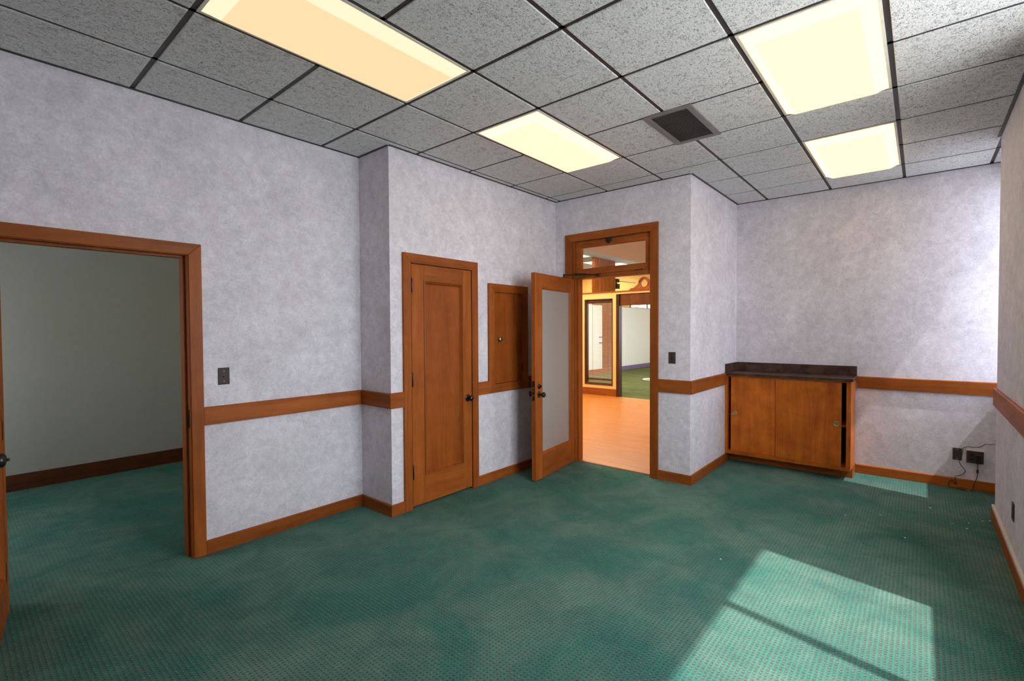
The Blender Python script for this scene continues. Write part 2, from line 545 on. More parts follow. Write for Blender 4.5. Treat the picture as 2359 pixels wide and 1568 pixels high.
# side room
FRL = Fr((-1.1, 0, 0), (0, 1, 0), (0, 0, 1), (1, 0, 0))
struct(done('wall_side_room_window', wall_bm(FRL, 3.84, 6.58, 0, 3.1, .16, [(4.75, 5.70, .95, 2.1)]), GREY_PAINT), 'plain grey window wall of the dim room beyond the doorway', 'wall')
struct(box('wall_side_room_far', Fr((0, 6.58, 0), (1, 0, 0), (0, 0, 1), (0, -1, 0)), -1.26, 2.66, 0, 3.1, -.16, 0, GREY_PAINT), 'plain grey painted wall of the dim room beyond the doorway', 'wall')
struct(box('wall_side_room_end', Fr((2.5, 0, 0), (0, 1, 0), (0, 0, 1), (-1, 0, 0)), 3.84, 6.58, 0, 3.1, -.16, 0, GREY_PAINT), 'plain grey end wall of the dim room', 'wall')
struct(box('ceiling_side_room', WLD, -1.26, 2.5, 3.84, 6.58, 2.75, 2.85, WHITE_PLASTER), 'plain ceiling of the dim room beyond the doorway', 'ceiling')
# hall and the office across it
struct(box('wall_hall_left', Fr((0, 12.0, 0), (1, 0, 0), (0, 0, 1), (0, -1, 0)), X_B, 19.4, 0, 4.05, -.2, 0, YELLOW), 'warm yellow wall far beyond the hall', 'wall')
FO = Fr((19.2, 0, 0), (0, 1, 0), (0, 0, 1), (-1, 0, 0))
struct(done('wall_office_far', wall_bm(FO, Y_S, 12.0, 0, 4.05, .2, [(8.40, 9.62, .9, 2.75)]), YELLOW), 'yellow end wall with a bright window across the hall', 'wall')
struct(box('ceiling_hall', WLD, X_B, 19.4, Y_S, 12.2, 3.95, 4.05, HALL_CEIL), 'tan ceiling of the hall seen through the transom', 'ceiling')
struct(box('ceiling_soffit', WLD, 4.80, 9.5, Y_S + .16, 4.03, 2.75, 3.95, SOFFIT), 'lowered tan soffit outside the glazed door', 'ceiling')
struct(box('ground', WLD, -30, 30, -40, -.82, -.7, -.5, CONCRETE), 'concrete pavement outside the windows', 'ground')

# ---- suspended ceiling: slab, tiles, tees
ceil = struct(box('ceiling', WLD, -1.16, 6.31, -.82, 3.84, H + .03, 3.12, WHITE_PLASTER), 'suspended ceiling of fissured grey tiles in a dark bronze grid', 'ceiling')
GX = [1.995 + .61 * k for k in range(-8, 8)]
GY = [3.187 - .61 * k for k in range(-1, 8)]
REG = [(-1.0, 2.33, Y_W, Y_L), (2.33, X_B, Y_W, Y_2), (X_B, X_R, Y_W, Y_S)]
LIGHTS = [(.775, 1.967, 'A'), (2.605, 1.967, 'B'), (2.605, .137, 'C'), (4.435, .137, 'C'), (.775, .137, 'B')]  # last panel is out of view, added on the grid spacing for room light
VENT_R = (3.19, 3.835, 1.165, 1.505)


def in_light(x0, x1, y0, y1):
    cx, cy = (x0 + x1) / 2, (y0 + y1) / 2
    return any(lx < cx < lx + 1.22 and ly < cy < ly + .61 for lx, ly, _ in LIGHTS)


g = .0125
tile_mesh = None
for i in range(len(GX) - 1):
    for jx in range(len(GY) - 1):
        x0, x1, y0, y1 = GX[i], GX[i + 1], GY[jx + 1], GY[jx]
        if in_light(x0, x1, y0, y1): continue
        for rx0, rx1, ry0, ry1 in REG:
            a, b, c, d = max(x0, rx0), min(x1, rx1), max(y0, ry0), min(y1, ry1)
            if b - a < .02 or d - c < .02: continue
            full = b - a > .609 and d - c > .609
            if full and tile_mesh is not None:
                o = bpy.data.objects.new('ceiling_tile', tile_mesh)
                COL.objects.link(o); o.parent = ceil
                o.location = Vector(((a + b) / 2, (c + d) / 2, H - .004)) - ABS[ceil.name]
                continue
            ga = g if a == x0 else 0.0; gb = g if b == x1 else 0.0
            gc = g if c == y0 else 0.0; gd = g if d == y1 else 0.0
            bm = bm_new()
            add_box(bm, WLD, a + ga, b - gb, c + gc, d - gd, H - .004, H + .012)
            o = done('ceiling_tile', bm, TILE, ceil, .003)
            if full: tile_mesh = o.data


def tee(a, b, c, d):
    box('grid_tee', WLD, a, b, c, d, H + .002, H + .022, GRID, ceil)


for x in GX:                                     # cross tees
    for rx0, rx1, ry0, ry1 in REG:
        if rx0 < x < rx1: tee(x - g, x + g, ry0, ry1)
for y in GY:                                     # main runners
    for rx0, rx1, ry0, ry1 in REG:
        if ry0 < y < ry1: tee(rx0, rx1, y - g, y + g)
WA = H - .012
for fr, a, b in ((FL, -1.0, 2.33), (F2, 2.33, X_B), (FA, Y_2, Y_L), (FB, Y_S, Y_2), (FS, X_B, X_R), (FR, Y_W, Y_S), (FP, 3.42, 5.32)):
    box('wall_angle', fr, a, b, H - .008, H + .004, .0005, .02, GRID, ceil)

# ---- windows (out of the picture, they let the sun in)
for i, (a, b) in enumerate(WINDOWS):
    w = thing('window_%d' % (i + 1), ('bronze framed two pane window beside the pier', 'narrow bronze framed window beside the cabinet wall')[i], 'window', ((a + b) / 2, -.72, WIN_Z0), kind='structure')
    bm = bm_new()
    add_frame(bm, FW, a, b, WIN_Z0, WIN_Z1, [(0, -.13), (0, -.07), (.03, -.07), (.03, -.13), (0, -.13)])
    done('window_frame', bm, BRONZE, w)
    if b - a > 1:
        es = [a + .002, 2.458, b - .002]
        for m in es[1:-1]:
            box('mullion', FW, m - .028, m + .028, WIN_Z0 + .03, WIN_Z1 - .03, -.13, -.07, BRONZE, w)
        for p0, p1 in zip(es, es[1:]):
            box('pane', FW, p0 + .028, p1 - .028, WIN_Z0 + .03, WIN_Z1 - .03, -.103, -.097, GLASS, w)
    else:
        box('pane', FW, a + .03, b - .03, WIN_Z0 + .03, WIN_Z1 - .03, -.103, -.097, GLASS_DIM, w)
    box('window_sill', FW, a, b, WIN_Z0 - .03, WIN_Z0, -.06, .035, W_X, w)
w = thing('window_4', 'bright clear window in the far yellow wall', 'window', (19.3, 9.0, .9), kind='structure')
bm = bm_new(); add_frame(bm, FO, 8.40, 9.62, .9, 2.75, [(0, -.13), (0, -.05), (.05, -.05), (.05, -.13), (0, -.13)])
done('window_frame', bm, BRONZE, w)
box('mullion', FO, 8.80, 8.85, .95, 2.70, -.13, -.05, BRONZE, w)
box('pane', FO, 8.45, 8.80, .95, 2.70, -.10, -.095, GLASS, w)
box('pane', FO, 8.85, 9.57, .95, 2.70, -.10, -.095, GLASS, w)
FSO = Fr((0, Y_S, 0), (1, 0, 0), (0, 0, 1), (0, 1, 0))
w = thing('window_6', 'wide unseen window added to daylight the office across the hall', 'window', (14.5, 1.76, .9), kind='structure')  # added opening out of view, brings daylight to the pale divider
bm = bm_new(); add_frame(bm, FSO, 11.5, 17.5, .9, 2.9, [(0, .03), (0, .13), (.05, .13), (.05, .03), (0, .03)])
done('window_frame', bm, BRONZE, w)
box('pane', FSO, 11.55, 17.45, .95, 2.85, .078, .082, GLASS, w)
w = thing('window_5', 'window of the dim side room', 'window', (-1.18, 5.25, .9), kind='structure')
bm = bm_new(); add_frame(bm, FRL, 4.75, 5.70, .95, 2.1, [(0, -.13), (0, -.05), (.05, -.05), (.05, -.13), (0, -.13)])
done('window_frame', bm, BRONZE, w)
box('pane', FRL, 4.80, 5.65, 1.0, 2.05, -.10, -.095, GLASS, w)


# ---- baseboards and chair rails
def board(name, fr, a, b, v0, v1, n1, label, cat, axis):
    bm = bm_new()
    e = .004
    # section with a small rounded top edge, run along u
    sec = [(v0, .0005), (v0, n1), (v1 - e * 1.6, n1), (v1, n1 - e * 1.6), (v1, .0005)]
    add_hull(bm, [fr.p(a, v, n) for v, n in sec], [fr.p(b, v, n) for v, n in sec])
    return struct(done(name, bm, (W_X, W_Y)[axis]), label, cat)


BB, BT = .092, .016
board('baseboard_left', FL, 1.128, 2.33, 0, BB, BT, 'low wooden baseboard between the wide doorway and the wall return', 'baseboard', 0)
board('baseboard_rear_left', FL, -1.0, .11, 0, BB, BT, 'low wooden baseboard on the rear part of the doorway wall', 'baseboard', 0)
board('baseboard_return', FA, Y_2, Y_L - BT, 0, BB, BT, 'short wooden baseboard on the narrow wall return', 'baseboard', 1)
board('baseboard_closet_left', F2, 2.33 - BT, 2.447, 0, BB, BT, 'very short wooden baseboard left of the closet door', 'baseboard', 0)
board('baseboard_closet_right', F2, 3.322, X_B, 0, BB, BT, 'wooden baseboard between the closet door and the glazed door', 'baseboard', 0)
board('baseboard_back_left', FB, 3.114, Y_2 - BT, 0, BB, BT, 'sliver of wooden baseboard behind the open glazed door', 'baseboard', 1)
board('baseboard_back', FB, Y_S, 2.003, 0, BB, BT, 'short wooden baseboard right of the glazed door', 'baseboard', 1)
board('baseboard_side', FS, X_B - BT, 5.86, 0, BB, BT, 'wooden baseboard leading to the low cabinet', 'baseboard', 0)
board('baseboard_cabinet', FR, Y_W, .50, 0, BB, BT, 'wooden baseboard below the electrical outlet', 'baseboard', 1)
bp = board('baseboard_pier', FP, 3.42, 5.335, 0, BB, BT + .004, 'wooden baseboard of the pier with a cream cable raceway', 'baseboard', 0)
RZ0, RZ1, RT = .880, 1.004, .02
board('trim_1', FL, 1.126, 2.33, RZ0 - .003, RZ1 - .006, RT, 'wooden chair rail between the wide doorway and the wall return', 'chair rail', 0)
board('trim_2', FA, Y_2, Y_L - RT, RZ0 - .003, RZ1 - .006, RT, 'short wooden chair rail on the narrow wall return', 'chair rail', 1)
board('trim_3', F2, 2.33 - RT, 2.447, RZ0 - .003, RZ1 - .003, RT, 'very short wooden chair rail left of the closet door', 'chair rail', 0)
board('trim_4', F2, 3.322, 3.470, RZ0, RZ1, RT, 'short wooden chair rail between closet door and access door', 'chair rail', 0)
board('trim_5', F2, 4.092, X_B, RZ0, RZ1, RT, 'wooden chair rail behind the open glazed door', 'chair rail', 0)
board('trim_6', FB, 3.114, Y_2 - RT, RZ0, RZ1, RT, 'sliver of chair rail behind the glazed door hinges', 'chair rail', 1)
board('trim_7', FB, Y_S, 2.003, RZ0, RZ1 + .003, RT, 'wooden chair rail below the light switch right of the glazed door', 'chair rail', 1)
board('trim_8', FS, X_B - RT, 5.70, RZ0, RZ1 + .003, RT, 'wooden chair rail ending at the low cabinet', 'chair rail', 0)
board('trim_9', FR, Y_W, .495, RZ0 + .006, RZ1 + .003, RT, 'wooden chair rail between the cabinet and the pier', 'chair rail', 1)
board('trim_10', FP, 3.42, 5.33, RZ0 + .02, RZ1 + .03, RT, 'wooden chair rail on the pier', 'chair rail', 0)
board('trim_11', FL, -1.0, .11, RZ0 - .003, RZ1 - .006, RT, 'wooden chair rail on the rear part of the doorway wall', 'chair rail', 0)
FSR = Fr((0, 6.58, 0), (1, 0, 0), (0, 0, 1), (0, -1, 0))
bm = bm_new(); add_box(bm, FSR, -1.1, 2.5, 0, .15, .0005, .022); add_box(bm, FSR, -1.1, 2.5, 0, .035, .022, .034)
struct(done('baseboard_side_room', bm, W_HEADX), 'tall dark wooden baseboard in the dim room', 'baseboard')


# ================================================================== DOORS
def casing(parent, fr, u0, u1, v1, wdt, mats, n1=.02, v0=0.0, four=False):
    """mitred flat casing, outer size u0..u1, v0..v1"""
    mv, mh = mats
    a, b = u0 + wdt, u1 - wdt
    lo = v0 + wdt if four else v0
    for pts, m in (([(u0, v0), (a, lo), (a, v1 - wdt), (u0, v1)], mv),
                   ([(b, lo), (u1, v0), (u1, v1), (b, v1 - wdt)], mv),
                   ([(a, v1 - wdt), (b, v1 - wdt), (u1, v1), (u0, v1)], mh)):
        bm = bm_new(); add_poly(bm, fr, pts, .0005, n1)
        done('casing', bm, m, parent, .0025)
    if four:
        bm = bm_new(); add_poly(bm, fr, [(u0, v0), (u1, v0), (b, lo), (a, lo)], .0005, n1)
        done('casing', bm, mh, parent, .0025)


def knob(parent, fr, u, v, n, r=.028, mat=BRONZE, rose=.032, reach=.06, button=False):
    k = None
    bm = bm_new()
    add_lathe(bm, fr, u, v, [(rose, 0), (rose, .004), (rose * .8, .008), (.011, .010), (.010, reach - r * .95), (r * .55, reach - r * .85), (r * .9, reach - r * .55), (r, reach - r * .2), (r * .95, reach + r * .12), (r * .7, reach + r * .36), (r * .35, reach + r * .46), (0, reach + r * .48)], 28, n)
    k = done('knob', bm, mat, parent, smooth=True)
    if button:
        bm = bm_new(); add_lathe(bm, fr, u, v, [(.006, reach + r * .44), (.006, reach + r * .44 + .008), (.0045, reach + r * .44 + .010), (0, reach + r * .44 + .010)], 14, n)
        done('lock_button', bm, mat, k, smooth=True)
    return k


def hinge(parent, fr, u, v, n, h=.10, mat=BRONZE):
    bm = bm_new(); add_lathe(bm, fr, u, v - h / 2, [(.004, -.004), (.0065, 0), (.0065, h), (.004, h + .004)], 12, n, 'v')
    return done('hinge', bm, mat, parent, smooth=True)


def leaf(parent, fr, u0, u1, v0, v1, n0, n1, sl, sr, rt, rb, mats, glass=None):
    """door leaf of stiles and rails round one sunk panel (or pane) with a moulding; n1 is the near face"""
    mv, mh, mp = mats
    a, b, c, d = u0 + sl, u1 - sr, v0 + rb, v1 - rt
    box('stile', fr, u0, a, v0, v1, n0, n1, mv, parent, .002)
    box('stile', fr, b, u1, v0, v1, n0, n1, mv, parent, .002)
    box('rail', fr, a, b, d, v1, n0, n1 - .0006, mh, parent)
    box('rail', fr, a, b, v0, c, n0, n1 - .0006, mh, parent)
    th = n1 - n0
    mid = (n0 + n1) / 2
    if glass is None:
        pan = box('panel', fr, a + .02, b - .02, c + .02, d - .02, mid - .010, n1 - .022, mp, parent)
        near = [(0, n1 - .004), (0, n1 + .004), (.006, n1 + .006), (.011, n1 + .002), (.013, n1 - .005), (.019, n1 - .002), (.024, n1 - .012), (.030, n1 - .021)]
        far = [(0, n0 + .004), (.004, n0 - .001), (.012, n0 + .004), (.022, mid - .008)]
    else:
        pan = box('glass_pane', fr, a + .016, b - .016, c + .016, d - .016, mid - .003, mid + .003, glass, parent, label='frosted glass pane')
        near = [(0, n1 - .004), (0, n1 + .001), (.008, n1 - .001), (.014, n1 - .008), (.022, mid + .004)]
        far = [(0, n0 + .004), (0, n0 - .001), (.008, n0 + .001), (.014, n0 + .008), (.022, mid - .004)]
    for pr in (near, far):
        bm = bm_new(); add_frame(bm, fr, a, b, c, d, pr)
        done('moulding', bm, mv, parent)
    return pan


# ---- closet door
d1 = thing('door_1', 'closed wooden closet door with one tall sunk panel and dark knob', 'door', (2.885, Y_2, 0), kind='structure')
casing(d1, F2, 2.447, 3.322, 2.150, .080, (W_Z, W_X))
bm = bm_new()
for a, b, c, d in ((2.515, 2.531, 0, 2.085), (3.239, 3.255, 0, 2.085), (2.531, 3.239, 2.069, 2.085)):
    add_box(bm, F2, a, b, c, d, -.139, .001)
done('jamb', bm, W_Z, d1)
leaf(d1, F2, 2.535, 3.235, .022, 2.064, -.030, .012, .130, .105, .130, .240, (W_Z, W_X, W_PANEL))
knob(d1, F2, 3.180, .872, .012, .027, reach=.055)
for z in (1.885, 1.095, .315):
    hinge(d1, F2, 2.533, z, .019, .115)
box('closet_back', F2, 2.50, 3.27, 0, 2.10, -.25, -.24, VOID, d1)

# ---- small access door
ad = thing('access_door', 'small plain wooden access door framed in the wall above the chair rail', 'access door', (3.78, Y_2, .88))
casing(ad, F2, 3.472, 4.090, 1.968, .084, (W_Z, W_X), .022, .881, True)
box('frame_back', F2, 3.555, 4.008, .962, 1.888, -.06, -.05, VOID, ad)
bm = bm_new(); add_frame(bm, F2, 3.5505, 4.0195, .9505, 1.8995, [(0, -.049), (0, 0.0), (.0105, .0), (.0105, -.049)])
done('lining', bm, W_Z, ad)
box('door', F2, 3.562, 4.000, .968, 1.882, -.014, .008, W_PANEL, ad, .0015)
bm = bm_new(); add_lathe(bm, F2, 3.631, 1.414, [(.024, 0), (.024, .004), (.015, .006), (.013, .016), (.022, .022), (.023, .030), (.017, .035), (0, .036)], 24, .008)
done('knob', bm, BRASS, ad, smooth=True)
for z in (1.755, 1.105):
    hinge(ad, F2, 4.003, z, .010, .07)

# ---- glazed door with transom
d2 = thing('door_2', 'open glazed wooden door with frosted pane and clear transom above', 'door', (X_B, 2.54, 0), kind='structure')
casing(d2, FB, 2.003, 3.113, 2.579, .085, (W_Z, W_Y))
bm = bm_new()
for a, b, c, d, n0 in ((2.052, 2.085, 0, 2.524, -.159), (2.992, 3.029, 0, 2.524, -.159), (2.085, 2.992, 2.492, 2.524, -.159)):
    add_box(bm, FB, a, b, c, d, n0, .001)
done('jamb', bm, W_Z, d2)
bm = bm_new()
for a, b, c, d in ((2.085, 2.098, 0, 2.077), (2.979, 2.992, 0, 2.077)):
    add_box(bm, FB, a, b, c, d, -.10, -.05)
done('door_stop', bm, W_Z, d2)
casing_far = Fr((X_B + .16, 0, 0), (0, 1, 0), (0, 0, 1), (1, 0, 0))
casing(d2, casing_far, 2.003, 3.113, 2.579, .078, (W_Z, W_Y))
box('transom_bar', FB, 2.085, 2.992, 2.077, 2.116, -.13, -.004, W_Y, d2, .003)
sash = bm_new(); add_frame(sash, FB, 2.089, 2.988, 2.120, 2.488, [(0, -.06), (0, -.018), (.062, -.018), (.066, -.024), (.070, -.034), (.070, -.060), (0, -.06)])
sash = done('transom_sash', sash, W_Y, d2)
box('transom_pane', FB, 2.155, 2.922, 2.186, 2.422, -.042, -.037, GLASS, sash, label='clear glass transom pane')
bm = bm_new(); add_box(bm, FB, 2.532, 2.606, 2.452, 2.500, -.018, -.006); add_box(bm, FB, 2.542, 2.596, 2.462, 2.490, -.006, .004)
lt = done('transom_latch', bm, BRONZE, d2, .002)
bm = bm_new(); add_lathe(bm, FB, 2.569, 2.444, [(.012, -.018), (.012, -.004), (.007, -.001), (0, 0)], 18, .0)
done('latch_ring', bm, BRONZE, lt, smooth=True)
for u in (2.225, 2.85):
    bm = bm_new(); add_lathe(bm, FB, u - .05, 2.118, [(.004, -.003), (.007, 0), (.007, .10), (.004, .103)], 12, -.012, 'u')
    done('sash_hinge', bm, BRONZE, sash, smooth=True)
box('threshold', FB, 2.085, 2.992, 0.0, .004, -.085, -.055, W_Y, d2)
# the leaf, swung open into the room
FDN = Fr((4.632, 2.992, 0), (-.9928, -.1198, 0), (0, 0, 1), (.1198, -.9928, 0))
lf = leaf(d2, FDN, .004, .876, .010, 2.070, -.045, 0, .088, .133, .134, .236, (W_Z, W_X, W_PANEL), FROST)
knob(d2, FDN, .806, .862, 0, .027, rose=.031, reach=.058)
FDF = Fr(FDN.p(0, 0, -.045), FDN.u, (0, 0, 1), -FDN.n)
knob(d2, FDF, .806, .862, 0, .027, rose=.031, reach=.058)
bm = bm_new(); add_lathe(bm, FDN, .806, .942, [(.028, 0), (.027, .006), (.020, .010), (.014, .012), (.013, .016), (0, .016)], 24)
db = done('deadbolt', bm, BRONZE, d2, smooth=True)
box('thumb_turn', FDN, .803, .809, .930, .954, .016, .026, BRONZE, db)
FE = Fr(FDN.p(.876, 0, -.0225), FDN.n, (0, 0, 1), FDN.u)         # free edge of the leaf
lk = box('lock_plate', FE, -.0125, .0125, .805, 1.000, 0, .0015, BRONZE, d2, label='dark bronze lock face plate')
for z, h, m in ((.985, .008, BLACK), (.930, .022, BRASS), (.905, .014, BRASS), (.875, .010, BLACK), (.855, .012, BRASS), (.820, .008, BLACK)):
    bm = bm_new(); add_box(bm, FE, -.006, .006, z - h / 2, z + h / 2, .0015, .004)
    done('lock_bolt', bm, m, lk)
for z in (1.85, 1.05, .25):
    hinge(d2, FDN, -.004, z, -.005, .11)
# closer arm across the head of the door
cl = thing('door_closer', 'thin black jointed closer arm above the open glazed door', 'door closer', (4.60, 2.9, 2.07))
br = FDN.p(.215, 2.070, -.022)
j0 = br + Vector((0, 0, .034))
bm = bm_new(); add_box(bm, Fr(FDN.p(.215, 2.070, -.022), FDN.u, FDN.n, (0, 0, 1)), -.020, .020, -.014, .014, 0, .010); add_box(bm, Fr(FDN.p(.215, 2.070, -.022), FDN.u, FDN.n, (0, 0, 1)), -.007, .007, -.007, .007, .01, .045)
done('bracket', bm, BLACK, cl)
j1 = Vector((4.585, 2.935, 2.118)); j2 = Vector((4.600, 2.835, 2.112)); j3 = Vector((4.612, 2.690, 2.100))
bm = bm_new(); add_tube(bm, [j0, j1], .0055, 8, 0)
done('arm', bm, BLACK, cl)
bm = bm_new(); add_tube(bm, [j1 + Vector((-.01, .02, .004)), j2 + Vector((0, -.01, .004))], .0125, 10, 0)
done('sleeve', bm, BLACK, cl)
bm = bm_new(); add_tube(bm, [j2, j3], .005, 8, 0)
done('arm', bm, BLACK, cl)
bm = bm_new(); add_lathe(bm, FB, 2.686, 2.099, [(.020, -.004), (.020, .010), (.012, .018), (.009, .040), (0, .042)], 16)
done('foot', bm, BLACK, cl, smooth=True)

# ---- wide doorway on the left with its leaf swung into the room
d3 = thing('door_3', 'wide doorway with wooden frame and a door swung open into the room', 'door', (.62, Y_L, 0), kind='structure')
casing(d3, FL, .115, 1.125, 2.085, .074, (W_Z, W_X), .022)
bm = bm_new()
for a, b, c, d in ((.151, .190, 0, 2.044), (1.048, 1.089, 0, 2.044), (.190, 1.048, 2.008, 2.044)):
    add_box(bm, FL, a, b, c, d, -.159, .012)
done('jamb', bm, W_Z, d3)
bm = bm_new()
for a, b, c, d in ((.190, .204, 0, 2.008), (1.034, 1.048, 0, 2.008), (.204, 1.034, 1.994, 2.008)):
    add_box(bm, FL, a, b, c, d, -.10, -.045)
done('door_stop', bm, W_Z, d3)
for a, b in ((1.040, 1.048),):
    box('strike_plate', FL, 1.0465, 1.0475, .87, .99, -.040, -.006, BRONZE, d3)
FLF = Fr((0, Y_L + .16, 0), (1, 0, 0), (0, 0, 1), (0, 1, 0))
casing(d3, FLF, .115, 1.125, 2.085, .074, (W_Z, W_X), .022)
hd = Vector((-.137, -1.0, 0)).normalized()
FDL = Fr((.192, 3.650, 0), hd, (0, 0, 1), (-hd.y, hd.x, 0))      # u from hinge to free edge, n toward +X
leaf(d3, FDL, .004, .850, .012, 2.004, -.042, 0, .12, .12, .13, .24, (W_Z, W_X, W_PANEL))
knob(d3, FDL, .782, .985, 0, .030, rose=.033, reach=.062, button=True)
knob(d3, Fr(FDL.p(0, 0, -.042), FDL.u, (0, 0, 1), -FDL.n), .782, .985, 0, .030, rose=.033, reach=.062)
for z in (1.8, 1.0, .25):
    hinge(d3, FDL, -.002, z, -.004, .10)

# ================================================================== CABINET
cb = thing('low_cabinet', 'low orange-brown wooden cabinet with two sliding doors beneath the dark counter', 'cabinet', (5.93, 1.10, 0))
FK = Fr((5.72, 0, 0), (0, 1, 0), (0, 0, 1), (-1, 0, 0))
y0c, y1c, z0c, z1c = .512, Y_S - .003, .100, .985
box('side_panel', FK, y0c, y0c + .020, z0c, z1c, -.409, 0, W_CAB, cb)
box('side_panel', FK, y1c - .020, y1c, z0c, z1c, -.409, 0, W_CAB, cb)
box('stile', FK, y0c + .020, y0c + .036, z0c + .035, z1c, -.03, -.0004, W_CAB, cb)
box('bottom_panel', FK, y0c + .020, y1c - .020, z0c, z0c + .035, -.409, 0, W_CAB, cb)
box('back_panel', FK, y0c + .020, y1c - .020, z0c + .035, z1c, -.409, -.40, VOID, cb)
box('shelf', FK, y0c + .020, y1c - .020, .52, .538, -.39, -.08, W_CAB, cb)
box('top_rail', FK, y0c + .036, y1c - .020, .968, z1c, -.06, -.004, W_CAB, cb)
box('kick_board', FK, y0c - .004, y1c, 0, z0c, -.170, -.152, W_Y, cb)
box('kick_board', FK, y0c - .004, y0c + .012, 0, z0c, -.409, -.170, W_X, cb)
for a, b, n0, n1, py in ((1.150, 1.628, -.042, -.024, 1.589), (.588, 1.170, -.022, -.004, .628)):
    dr = box('sliding_door', FK, a, b, .136, .966, n0, n1, W_CAB, cb, .001)
    bm = bm_new(); add_lathe(bm, FK, py, .558, [(.0265, 0), (.0265, .0015), (.0235, .0030), (.020, .0010), (.012, .0012), (.006, .0016), (0, .0018)], 28, n1)
    done('finger_pull', bm, BRASS, dr, smooth=True, label='round antique brass finger pull')
ct = thing('counter_top', 'dark marbled laminate counter with low backsplash on the cabinet', 'counter', (5.92, 1.09, .985))
box('slab', FK, .494, Y_S - .002, .9855, 1.013, -.426, .028, GRANITE, ct, .002)
box('backsplash', FK, .500, Y_S - .020, 1.0135, 1.111, -.427, -.409, GRANITE, ct, .0015)
box('side_splash', FK, Y_S - .020, Y_S - .002, 1.0135, 1.111, -.427, .002, GRANITE, ct, .0015)


# ================================================================== WALL PLATES, CABLES
def plate(name, fr, u, v, w, h, label, cat, mat=BROWN_PLATE):
    t = thing(name, label, cat, fr.p(u, v - h / 2, 0))
    bm = bm_new(); add_frame(bm, fr, u - w / 2, u + w / 2, v - h / 2, v + h / 2, [(0, .0005), (0, .003), (.004, .006), (.006, .0065)], cap=True)
    done('cover_plate', bm, mat, t)
    return t


def screws(t, fr, pts, n=.0065, mat=BRONZE):
    for u, v in pts:
        bm = bm_new(); add_lathe(bm, fr, u, v, [(.0035, 0), (.003, .0014), (0, .0016)], 10, n)
        done('screw', bm, mat, t)


def toggle(t, fr, u, v):
    box('slot', fr, u - .005, u + .005, v - .012, v + .012, .0065, .0075, BLACK, t)
    bm = bm_new(); add_poly(bm, fr, [(u - .004, v - .006), (u + .004, v - .006), (u + .004, v + .004), (u - .004, v + .004)], .0075, .018)
    done('toggle', bm, BLACK, t, .001)


s1 = plate('light_switch', FL, 1.254, 1.199, .072, .116, 'brown light switch plate beside the wide doorway', 'light switch')
toggle(s1, FL, 1.254, 1.196); screws(s1, FL, [(1.254, 1.234), (1.254, 1.164)], mat=CREAM)
s2 = plate('light_switch', FB, 1.864, 1.224, .070, .114, 'brown light switch plate on the narrow wall right of the glazed door', 'light switch')
toggle(s2, FB, 1.864, 1.222); screws(s2, FB, [(1.864, 1.259), (1.864, 1.189)])
s3 = plate('wall_plate', FR, -.275, .320, .064, .112, 'blank dark brown wall plate beside the double outlet', 'wall plate')
screws(s3, FR, [(-.275, .362), (-.275, .278)], mat=CREAM)
s4 = plate('pier_outlet', FP, 4.34, .346, .078, .112, 'dark brown outlet plate low on the pier', 'outlet')
for dv in (.022, -.022):
    box('socket', FP, 4.325, 4.355, .346 + dv - .014, .346 + dv + .014, .0065, .008, BLACK, s4)
ot = thing('double_outlet', 'dark brown four socket outlet raised on a cream box near the pier', 'outlet', FR.p(-.394, .255))
box('back_box', FR, -.455, -.333, .256, .376, .0005, .034, CREAM, ot, .002)
bm = bm_new(); add_frame(bm, FR, -.452, -.336, .258, .370, [(0, .0345), (0, .037), (.004, .040), (.006, .0405)], cap=True)
done('cover_plate', bm, BROWN_PLATE, ot)
for v in (.335, .296):
    bm = bm_new(); add_lathe(bm, FR, -.369, v, [(.016, .0405), (.016, .0425), (.0, .0427)], 20)
    sk = done('socket', bm, BLACK, ot)
    for du in (-.006, .006):
        box('slot', FR, -.369 + du - .0013, -.369 + du + .0013, v - .004, v + .005, .0427, .0432, VOID, sk)
bm = bm_new(); add_lathe(bm, FR, -.420, .335, [(.016, .0405), (.016, .0425), (.0, .0427)], 20)
done('socket', bm, BLACK, ot)
rw = thing('cable_raceway', 'thin cream cable raceway running from the outlet down to the baseboard', 'raceway', FR.p(-.40, .10))
box('channel', FR, -.405, -.389, .108, .2555, .0005, .012, CREAM, rw)
box('channel', FR, Y_W, -.389, .0935, .108, .0005, .012, CREAM, rw)
rp = tag(box('pier_raceway', FP, 3.42, 5.33, BB + .0005, BB + .022, .0005, .018, CREAM, bevel=.002), 'long cream cable raceway lying on top of the pier baseboard', 'raceway')
ap = thing('power_adapter', 'small black power adapter plugged into the double outlet', 'adapter', FR.p(-.413, .26))
box('body', FR, -.435, -.393, .262, .345, .0435, .075, BLACK, ap, .004)
box('top_label', FR, -.430, -.398, .326, .338, .0752, .0756, BRONZE, ap)
bm = bm_new(); add_tube(bm, [FR.p(*q) for q in ((-.413, .262, .06), (-.413, .245, .055), (-.414, .22, .04), (-.414, .205, .03), (-.413, .165, .026), (-.408, .12, .03), (-.397, .085, .032), (-.388, .05, .03), (-.386, .012, .034), (-.375, .006, .045), (-.365, .005, .06), (-.38, .005, .085))], .0025, 6, 4)
cd = done('cord', bm, BLACK, ap, smooth=True)
bm = bm_new(); add_lathe(bm, FR, -.4135, .168, [(.004, 0), (.0085, .003), (.0085, .030), (.004, .033)], 12, .028, 'v')
done('ferrite', bm, BLACK, cd, smooth=True)
